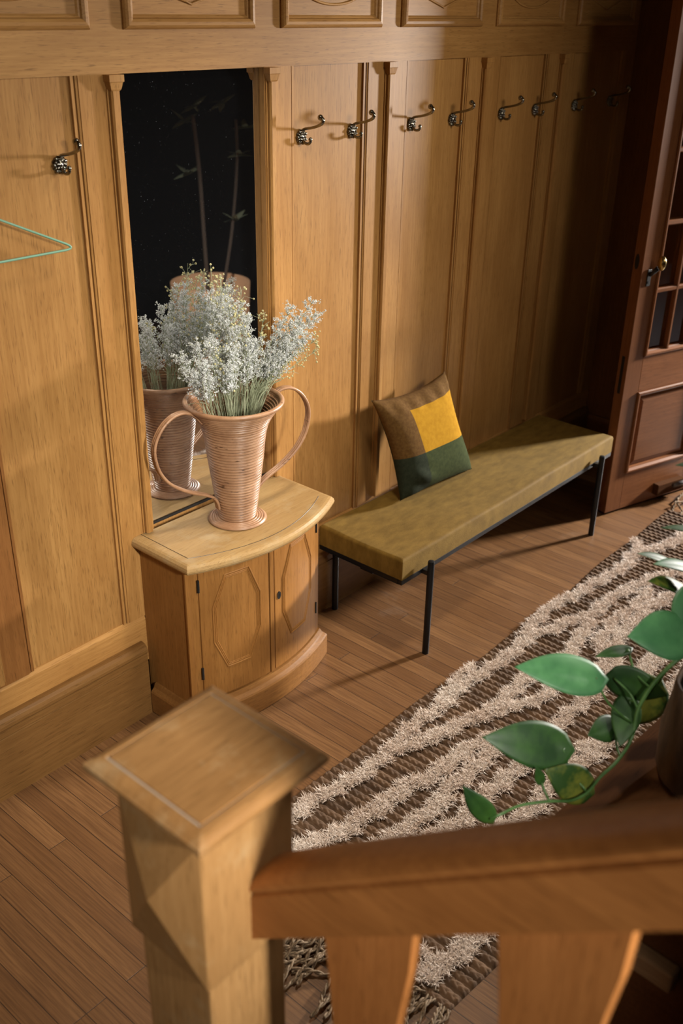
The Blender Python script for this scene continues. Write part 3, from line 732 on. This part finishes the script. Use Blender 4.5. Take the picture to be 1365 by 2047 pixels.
STR = [
 ([(-.10, -.755), (.019, -.759), (.131, -.76), (.238, -.789), (.347, -.797), (.447, -.79), (.564, -.774), (.654, -.768), (.763, -.778), (.911, -.763), (1.003, -.771), (1.062, -.781), (1.225, -.787), (1.356, -.775), (1.448, -.821), (1.549, -.841), (1.656, -.883), (1.795, -.879), (1.902, -.895), (2.064, -.925), (2.196, -.983), (2.4, -1.02)], .030),
 ([(1.35, -.755), (1.394, -.744), (1.561, -.723), (1.663, -.736), (1.8, -.764), (1.876, -.763), (2.021, -.793), (2.145, -.796), (2.308, -.764), (2.364, -.728)], .030),
 ([(2.145, -.796), (2.213, -.778), (2.355, -.826), (2.496, -.87), (2.66, -.86)], .034),
 ([(.76, -.765), (.921, -.725), (1.026, -.715)], .024),
 ([(.455, -.800), (.555, -.843), (.652, -.871), (.732, -.89), (.861, -.929), (.954, -.922), (1.122, -.911), (1.213, -.942), (1.34, -.96), (1.45, -.93), (1.60, -.905)], .032),
 ([(.85, -.94), (.914, -.956), (1.012, -1.017), (1.161, -1.02), (1.286, -1.057), (1.365, -1.091), (1.458, -1.088)], .030),
 ([(-.18, -.83), (-.08, -.853), (-.009, -.888), (.079, -.915), (.167, -.922), (.273, -.936), (.354, -.937), (.437, -.968), (.557, -.977), (.663, -.982)], .036),
 ([(-.02, -1.03), (.1, -1.035), (.182, -1.047), (.277, -1.053), (.363, -1.063), (.425, -1.04), (.501, -1.049), (.591, -1.05), (.681, -1.047), (.76, -1.02), (.66, -.99)], .034),
 ([(.08, -1.12), (.212, -1.124), (.287, -1.145), (.358, -1.158), (.438, -1.135), (.552, -1.153), (.661, -1.152), (.753, -1.18), (.798, -1.22), (.868, -1.25), (.951, -1.29)], .034),
 ([(.20, -1.23), (.36, -1.246), (.451, -1.279), (.557, -1.292), (.644, -1.27), (.767, -1.275), (.84, -1.303), (.955, -1.308)], .034),
 ([(.70, -1.16), (.826, -1.165), (.992, -1.132), (1.1, -1.145), (1.203, -1.147), (1.304, -1.15), (1.40, -1.12), (1.46, -1.08)], .030),
 ([(-.195, -1.33), (-.202, -1.354), (-.168, -1.390), (-.107, -1.415), (-.041, -1.424), (.08, -1.43), (.25, -1.40), (.45, -1.41)], .036),
 ([(-.13, -1.31), (-.113, -1.345)], .020),
 ([(1.38, -1.09), (1.487, -1.056), (1.675, -1.033), (1.846, -1.031), (2.015, -1.058), (2.2, -1.10), (2.45, -1.12)], .032),
 ([(1.35, -1.20), (1.501, -1.22), (1.582, -1.209), (1.677, -1.228), (1.9, -1.21), (2.1, -1.25), (2.4, -1.23)], .040),
 ([(1.43, -1.05), (1.499, -.983), (1.557, -1.0), (1.65, -.97), (1.82, -.985), (2.0, -.97)], .026),
 ([(1.0, -1.33), (1.2, -1.31), (1.45, -1.35), (1.75, -1.33), (2.1, -1.37), (2.5, -1.34)], .036),
 ([(.5, -1.46), (.8, -1.43), (1.1, -1.45), (1.5, -1.44), (2.0, -1.46), (2.6, -1.44)], .026),
]
def seg_dist(P, a, b):
    a, b = np.array(a), np.array(b); d = b-a; t = np.clip(((P-a)@d)/(d@d), 0, 1); return np.linalg.norm(P-(a+t[:, None]*d), axis=1)
NS = 330000
P = np.stack([RNG.uniform(RX0+.01, RX1-.02, NS), RNG.uniform(RY0+.012, RY1-.010, NS)], 1)
keep = np.zeros(NS, bool)
jit = .007*np.sin(P[:, 0]*61+np.sin(P[:, 1]*47)*2)+.006*np.sin(P[:, 0]*143+P[:, 1]*90)
for pts, w in STR:
    for a, b in zip(pts, pts[1:]): keep |= seg_dist(P, a, b)+jit < w*.70
P = P[keep]; n = len(P)
ang = RNG.uniform(0, 2*PI, n); ln = RNG.uniform(.020, .038, n); lean = RNG.uniform(.25, .95, n)
dx, dy = np.cos(ang), np.sin(ang); wd = .0012
px, py = -dy*wd, dx*wd
z0 = np.full(n, .006)
V = np.zeros((n, 5, 3))
V[:, 0] = np.stack([P[:, 0]-px, P[:, 1]-py, z0], 1); V[:, 1] = np.stack([P[:, 0]+px, P[:, 1]+py, z0], 1)
mx, my = P[:, 0]+dx*ln*lean*.4, P[:, 1]+dy*ln*lean*.4; mz = z0+ln*.62*np.sqrt(1-(lean*.8)**2)
V[:, 2] = np.stack([mx+px, my+py, mz], 1); V[:, 3] = np.stack([mx-px, my-py, mz], 1)
V[:, 4] = np.stack([P[:, 0]+dx*ln*lean, P[:, 1]+dy*ln*lean, z0+ln*.85*np.sqrt(1-(lean*.95)**2)], 1)
me = bpy.data.meshes.new('shag_pile'); d_ = np.array(rg.location)
idx = np.arange(n)[:, None]*5
me.from_pydata((V.reshape(-1, 3)-d_).tolist(), [], (idx+np.array([0, 1, 2, 3])).tolist()+(idx+np.array([3, 2, 4])).tolist())
me.materials.append(SHAG); so = bpy.data.objects.new('shag_pile', me); COL.objects.link(so); so.parent = rg; so['kind'] = 'stuff'
so['label'] = 'cream wool shag stripes'
def tassel(x, y, sx, seed):
    rng = np.random.default_rng(seed); L = rng.uniform(.19, .28)
    pts = [Vector((x, y, .008))]; a = rng.normal()*.22
    for k in range(1, 8):
        a += rng.normal()*.28; p = pts[-1]+Vector((sx*math.cos(a), math.sin(a), 0))*L/7; p.z = .007+.010*abs(rng.normal())*(1 if k < 6 else .6); pts.append(p)
    c = spline(pts, 7); m = MB()
    for ph_ in (0, PI):
        q = []
        for i, p in enumerate(c):
            tdir = (c[min(i+1, len(c)-1)]-c[max(i-1, 0)]).normalized(); s = tdir.cross(Vector((0, 0, 1))); u = s.cross(tdir); w = ph_+i*.62
            pp = p+(s*math.cos(w)+u*math.sin(w))*.0030; pp.z = max(pp.z, .0035); q.append(pp)
        m.tube(q, .0031, 5)
    return m
for k in range(78):
    tassel(RX0+.006, RY0+.012+(RY1-RY0-.024)*k/77, -1, 500+k).build('tassel', FRINGE, rg, smooth=True)
for k in range(20):
    tassel(RX1-.006, RY0+.012+(RY1-RY0-.024)*k/19, 1, 700+k).build('tassel', FRINGE, rg, smooth=True)

# ---------------------------------------------------------------- stair balustrade
NX, NY, NHW = -.947, -1.513, .087
nw = empty('newel_post', (NX, NY, 0), 'square oak newel post with a broad flat cap, blurred in the foreground', 'newel post')
cz = 1.3125; hx = .121
m = MB()
pr = [(.100, 1.270), (.104, 1.276), (.116, 1.283), (.121, 1.291), (.1205, 1.299), (.114, 1.3055), (.108, 1.3085), (.0985, 1.3100), (.0975, 1.3075), (.0945, 1.3075), (.0935, 1.3105), (.080, 1.3110)]
CXN, CYN = NX+.007, NY+.002
vs = []; 
for h_, z in pr: vs += [(CXN-h_, CYN-h_, z), (CXN+h_, CYN-h_, z), (CXN+h_, CYN+h_, z), (CXN-h_, CYN+h_, z)]
fs = [(4*i+k, 4*i+(k+1) % 4, 4*i+4+(k+1) % 4, 4*i+4+k) for i in range(len(pr)-1) for k in range(4)]+[(3, 2, 1, 0), tuple(4*(len(pr)-1)+k for k in range(4))]
capo = m.add(vs, fs).build('cap', NEWT, nw)
g_ = MB(); h1, h2 = .0944, .0976
for (x0, x1, y0, y1) in ((-h2, -h1, -h2, h2), (-h1, h2, -h2, -h1), (h1, h2, -h1, h2), (-h1, h1, h1, h2)): g_.box(CXN+x0, CXN+x1, CYN+y0, CYN+y1, 1.3072, 1.3080)
g_.build('groove', DUST, capo)
def facet_block(z0, z1, pk, py_):
    m = MB(); a = NHW; zc = (z0+z1)/2
    c = [(NX-a, NY-a), (NX+a, NY-a), (NX+a, NY+a), (NX-a, NY+a)]
    vs = [(x, y, z0) for x, y in c]+[(x, y, z1) for x, y in c]
    vs += [(NX-a-pk, NY, zc), (NX+a+pk, NY, zc), (NX, NY-a-py_, zc), (NX, NY+a+pk, zc)]
    fs = [(3, 2, 1, 0), (4, 5, 6, 7)]
    for (p, q, k) in ((3, 0, 8), (1, 2, 9), (0, 1, 10), (2, 3, 11)): fs += [(p, q, k), (q, q+4, k), (q+4, p+4, k), (p+4, p, k)]
    return m.add(vs, fs)
facet_block(.985, 1.270, .028, .001).build('faceted_block', NEWL, nw, bevel=.003)
a = NHW-.010
MB().box(NX-a, NX+a, NY-a, NY+a, 0, .985).build('shaft', NEWL, nw, bevel=.003)
# handrail: rises towards -y
SL = .826
hr = empty('stair_handrail', (-.908, -1.61, 1.0), 'broad dark oak stair handrail rising from the newel post across the foreground', 'handrail')
RXA = -.949
def rail_profile():
    # (x, dz) with dz measured from the ridge line on the near face
    p = [(RXA, -.088), (RXA, -.004), (RXA+.005, .000), (RXA+.005, .004), (RXA-.001, .008), (RXA-.002, .014)]
    p += [(RXA+.041-.043*math.cos(PI*k/14), .014+.024*math.sin(PI*k/14)) for k in range(1, 14)]
    p += [(RXA+.084, .014), (RXA+.083, .008), (RXA+.077, .004), (RXA+.077, 0), (RXA+.082, -.004), (RXA+.082, -.088)]
    return p
def zr(y): return 1.111+(-1.604-y)*SL
MB().prism(rail_profile(), -1.5995, -3.4, lambda p, q, t: (p, t, zr(t)+q)).build('rail', RAIL, hr)
def baluster(yc, label):
    zt = zr(yc)-.086; zb_ = zr(yc)-.80
    b = empty('stair_baluster', (-.91, yc, zb_), label, 'baluster', 'flat sawn balusters under the handrail')
    prof_ = []; H = .62; n = 24
    L_, R_ = [], []
    for k in range(n+1):
        t = k/n; w = .045+.036*abs(2*t-1)**1.3
        zz = zb_+(zt-zb_)*t
        L_.append((yc+w, zz)); R_.append((yc-w, zz))
    sh = lambda y: (y-yc)*-SL
    M_ = MB(); vs = []; fs = []; xa, xb, c = -.9235, -.9045, .003
    for k in range(n+1):
        (yl, z), (yr, _) = L_[k], R_[k]
        e = 1 if k in (0, n) else 0
        for x, d in ((xa, c), (xa+c, 0), (xb-c, 0), (xb, c)): vs.append((x, yl-d, z+e*sh(yl)))
        for x, d in ((xb, c), (xb-c, 0), (xa+c, 0), (xa, c)): vs.append((x, yr+d, z+e*sh(yr)))
    for k in range(n):
        for q in range(8): fs.append((k*8+q, k*8+(q+1) % 8, k*8+8+(q+1) % 8, k*8+8+q))
    fs += [tuple(range(7, -1, -1)), tuple(range(n*8, n*8+8))]
    M_.add(vs, fs).build('board', BALU, b)
baluster(-1.788, 'flat shaped wooden baluster nearest the newel post, in front of the rug fringe')
baluster(-2.048, 'flat shaped wooden baluster second from the newel post, right of the rug corner')
baluster(-2.308, 'flat shaped wooden baluster third from the newel post, near the right edge')
# stair below the picture: string and treads, so the balusters stand on something
stc = empty('staircase', (-1.4, -2.4, 0), 'oak stair flight rising from the newel post under the handrail', 'staircase')
MB().prism([(-1.601, 0), (-1.601, zr(-1.60)-.79), (-3.4, zr(-3.4)-.79), (-3.4, zr(-3.4)-1.2), (-2.2, 0)], -.955, -.862, lambda p, q, t: (t, p, q)).build('string', RAIL, stc)
for k in range(5):
    y = -1.66-.205*k; z = .17*(k+1)
    MB().box(-2.05, -.956, y-.24, y+.02, z-.03, z).build('tread', RAIL, stc, bevel=.006)
    MB().box(-2.05, -.956, y-.02, y, z-.17, z-.03).build('riser', RAIL, stc)

# ---------------------------------------------------------------- dark chest beside the stair and the pothos on it
ch = empty('dark_wood_chest', (.15, -1.93, 0), 'low dark wooden chest behind the handrail carrying the trailing pothos', 'chest', rz=math.radians(-3))
T = Matrix.Translation
def cbx(x0, x1, y0, y1, z0, z1, name, m, bev=.004, parent=None):
    return MB().box(x0, x1, y0, y1, z0, z1).build(name, m, parent or ch, bevel=bev, local=True)
cbx(-.40, .75, -.25, .235, .715, .75, 'top', DARKW); cbx(-.38, .73, -.235, .215, .06, .7149, 'body', DARKW)
for x in (-.36, .67):
    for y in (-.22, .16): cbx(x, x+.05, y, y+.05, 0, .06, 'foot', DARKW)
g = cbx(-.415, -.3805, -.10, .015, .585, .635, 'handle', PALEW, .006); g['label'] = 'pale wooden block handle'
pp = empty('potted_pothos', (.148, -1.868, .75), 'green trailing pothos plant in a rough brown pot on the dark chest', 'potted plant')
PX, PY = .148, -1.868
pm = MB(); pv = []; 
pm.lathe([(.001, .7505), (.095, .7505), (.105, .77), (.112, .86), (.104, .95), (.100, 1.00), (.092, 1.0), (.092, .97), (.001, .97)], (PX, PY), 40)
pm.v = [(x+.004*math.sin(9*math.atan2(y-PY, x-PX)+z*20), y+.004*math.cos(7*math.atan2(y-PY, x-PX)+z*16), z) for x, y, z in pm.v]
pot = pm.build('pot', POTM, pp, smooth=True)
MB().lathe([(.001, .975), (.0905, .975)], (PX, PY), 30).build('soil', SOIL, pot)
pole = MB().tube([(PX, PY, .96), (PX+.01, PY, 1.2), (PX, PY+.01, 1.62)], [.030, .028, .022], 14).build('support_pole', POTM, pp, smooth=True)
def leaf_mesh(b, t, W_, nrm, fold=.25, curl=.10, droop=.06):
    b, t = Vector(b), Vector(t); d = t-b; L = d.length; d.normalize(); nrm = Vector(nrm); nrm = (nrm-d*nrm.dot(d)).normalized(); sd_ = d.cross(nrm)
    def fn(u, v):
        s = u*2-1; w = W_*1.95*(max(v, .0)**.46)*((1-v)**1.08)*(1+.10*v)
        p = b+d*(L*v-L*.10*abs(s)**1.5*(1-v)**5*1.6)+sd_*(s*w*.5)
        p += nrm*(-fold*w*.5*(1-abs(s))*.6 - curl*w*s*s + droop*L*(4*v*(1-v)) )
        return p
    return MB().grid(10, 16, fn)
def leaf(b, t, W_, nrm, m, **kw):
    o = leaf_mesh(b, t, W_, nrm, **kw).build('leaf', m, pp, smooth=True)
    md = o.modifiers.new('thick', 'SOLIDIFY'); md.thickness = .0008
    return o
cn = Vector((-.67, -.58, .46))
UPV = Vector((-.25, -.2, 1))
LV = [((-.022, -1.66, 1.011), (-.163, -1.546, 1.058), .115, (-.35, -.4, .85), LEAFB),
      ((-.115, -1.654, .88), (-.266, -1.549, .944), .125, (-.5, -.55, .7), LEAF),
      ((.123, -1.659, 1.007), (.047, -1.621, 1.008), .040, (-.3, -.2, .9), LEAF),
      ((.131, -1.772, 1.094), (.007, -1.698, 1.116), .135, (-.45, -.5, .75), LEAFB),
      ((.070, -1.66, .960), (.13, -1.76, .930), .10, (-.7, -.6, .1), LEAF),
      ((.213, -1.704, .883), (.096, -1.684, .826), .13, (-.5, -.5, .7), LEAFV),
      ((.050, -1.69, .860), (-.035, -1.667, .872), .075, (-.4, -.6, .7), LEAF),
      ((.081, -1.698, .914), (.005, -1.725, .848), .085, (-.6, -.5, .5), LEAF),
      ((-.096, -1.714, .790), (-.18, -1.65, .865), .105, (-.6, -.6, .6), LEAFV),
      ((-.182, -1.65, .830), (-.201, -1.641, .880), .030, (-.6, -.6, .6), LEAF),
      ((-.310, -1.611, .800), (-.343, -1.563, .879), .060, (-.7, -.5, .2), LEAF),
      ((.431, -1.641, 1.468), (.316, -1.621, 1.428), .085, (-.4, -.4, .8), LEAFB),
      ((.336, -1.703, 1.377), (.231, -1.646, 1.403), .060, (.2, -.2, 1), LEAF),
      ((.315, -1.704, 1.235), (.212, -1.646, 1.264), .045, (.1, -.1, 1), LEAF),
      ((.293, -1.658, 1.150), (.205, -1.609, 1.191), .050, (0, -.2, 1), LEAF),
      ((.318, -1.695, 1.141), (.194, -1.652, 1.186), .060, (-.2, -.2, 1), LEAFB),
      ((.295, -1.702, 1.096), (.157, -1.661, 1.164), .075, (-.2, -.3, 1), LEAFV),
      ((.210, -1.751, 1.150), (.108, -1.762, 1.073), .105, (-.6, -.5, .4), LEAFB),
      ((.521, -1.554, 1.730), (.438, -1.574, 1.690), .070, (-.4, -.5, .7), LEAF),
      ((.326, -1.715, 1.346), (.242, -1.706, 1.341), .080, (-.2, -.5, .8), LEAF),
      ((.26, -1.80, 1.30), (.36, -1.90, 1.33), .10, UPV, LEAF), ((.20, -1.96, 1.35), (.10, -2.04, 1.33), .10, UPV, LEAFV),
      ((.24, -1.88, 1.55), (.30, -1.80, 1.62), .09, UPV, LEAF), ((.16, -1.94, 1.16), (.05, -2.00, 1.12), .11, UPV, LEAF),
      ((.30, -1.95, 1.10), (.40, -2.02, 1.08), .11, UPV, LEAF), ((.20, -1.85, 1.62), (.12, -1.80, 1.68), .09, UPV, LEAFV)]
for b, t, w, nv, mt in LV: leaf(b, t, w, nv, mt)
vine = [(.155, -1.850, .97), (.175, -1.805, 1.035), (.160, -1.771, 1.028), (.124, -1.751, 1.002), (.094, -1.733, .958), (.069, -1.725, .909), (.040, -1.733, .856), (-.010, -1.732, .827), (-.061, -1.721, .809), (-.107, -1.716, .793), (-.148, -1.702, .792), (-.193, -1.675, .804), (-.247, -1.642, .81), (-.293, -1.625, .808), (-.31, -1.611, .80)]
vp = spline(vine, 5); MB().tube(vp, [.0052-.0025*i/len(vp) for i in range(len(vp))], 8).build('vine', VINE, pp, smooth=True)
PET = [[(.051, -1.723, .885), (.009, -1.682, .94), (-.022, -1.66, 1.011)], [(-.106, -1.713, .797), (-.113, -1.676, .833), (-.115, -1.654, .88)], [(-.005, -1.735, .831), (.014, -1.714, .841), (.05, -1.69, .86)],
       [(.094, -1.733, .958), (.1, -1.693, .974), (.123, -1.659, 1.007)], [(-.107, -1.716, .793), (-.100, -1.716, .788), (-.096, -1.714, .79)], [(-.19, -1.675, .804), (-.184, -1.66, .815), (-.182, -1.65, .83)],
       [(.069, -1.725, .909), (.07, -1.70, .94), (.07, -1.66, .96)], [(.069, -1.725, .909), (.08, -1.71, .915), (.081, -1.698, .914)], [(.16, -1.771, 1.028), (.20, -1.73, .96), (.213, -1.704, .883)], [(.16, -1.771, 1.028), (.15, -1.77, 1.06), (.131, -1.772, 1.094)]]
for b, t, w, nv, mt in LV[11:]:
    z = max(1.0, b[2]-.06); PET.append([(PX, PY, z), ((PX+b[0])/2, (PY+b[1])/2, (z+b[2])/2+.03), b])
for q in PET: MB().tube(spline(q, 5), .0026, 6).build('petiole', VINE, pp, smooth=True)

# ---------------------------------------------------------------- potted tree across the hall, seen in the mirror
tr = empty('potted_tree', (2.53, -2.31, 0), 'slender leafy tree in a large tan pot, seen reflected in the dark mirror', 'potted tree')
MB().lathe([(.001, .001), (.20, .001), (.215, .02), (.25, .66), (.235, .66), (.225, .52), (.001, .52)], (2.53, -2.31), 48).build('pot', POT2, tr, smooth=True)
MB().tube(spline([(2.53, -2.33, .5), (2.54, -2.36, .9), (2.56, -2.40, 1.3), (2.58, -2.46, 1.62)], 6), [.013]*19, 8).build('trunk', TRUNK, tr, smooth=True)
MB().tube(spline([(2.58, -2.28, .5), (2.68, -2.26, .95), (2.76, -2.28, 1.35), (2.78, -2.3, 1.6)], 6), [.010]*19, 8).build('trunk', TRUNK, tr, smooth=True)
rng = np.random.default_rng(5)
for c in [(2.56, -2.51, 1.59), (2.61, -2.478, 1.67), (2.74, -2.37, 1.69), (2.78, -2.28, 1.40), (2.71, -2.26, 1.02), (2.85, -2.30, 1.55), (2.50, -2.44, 1.30)]:
    for k in range(6):
        w = 2*PI*k/6+rng.uniform(0, .5); b = Vector(c); t = b+Vector((math.cos(w)*.09, math.sin(w)*.09, rng.uniform(-.05, .06)))
        leaf_mesh(b, t, .045, (0, .3, 1), fold=.1).build('leaf', TLEAF, tr, smooth=True)
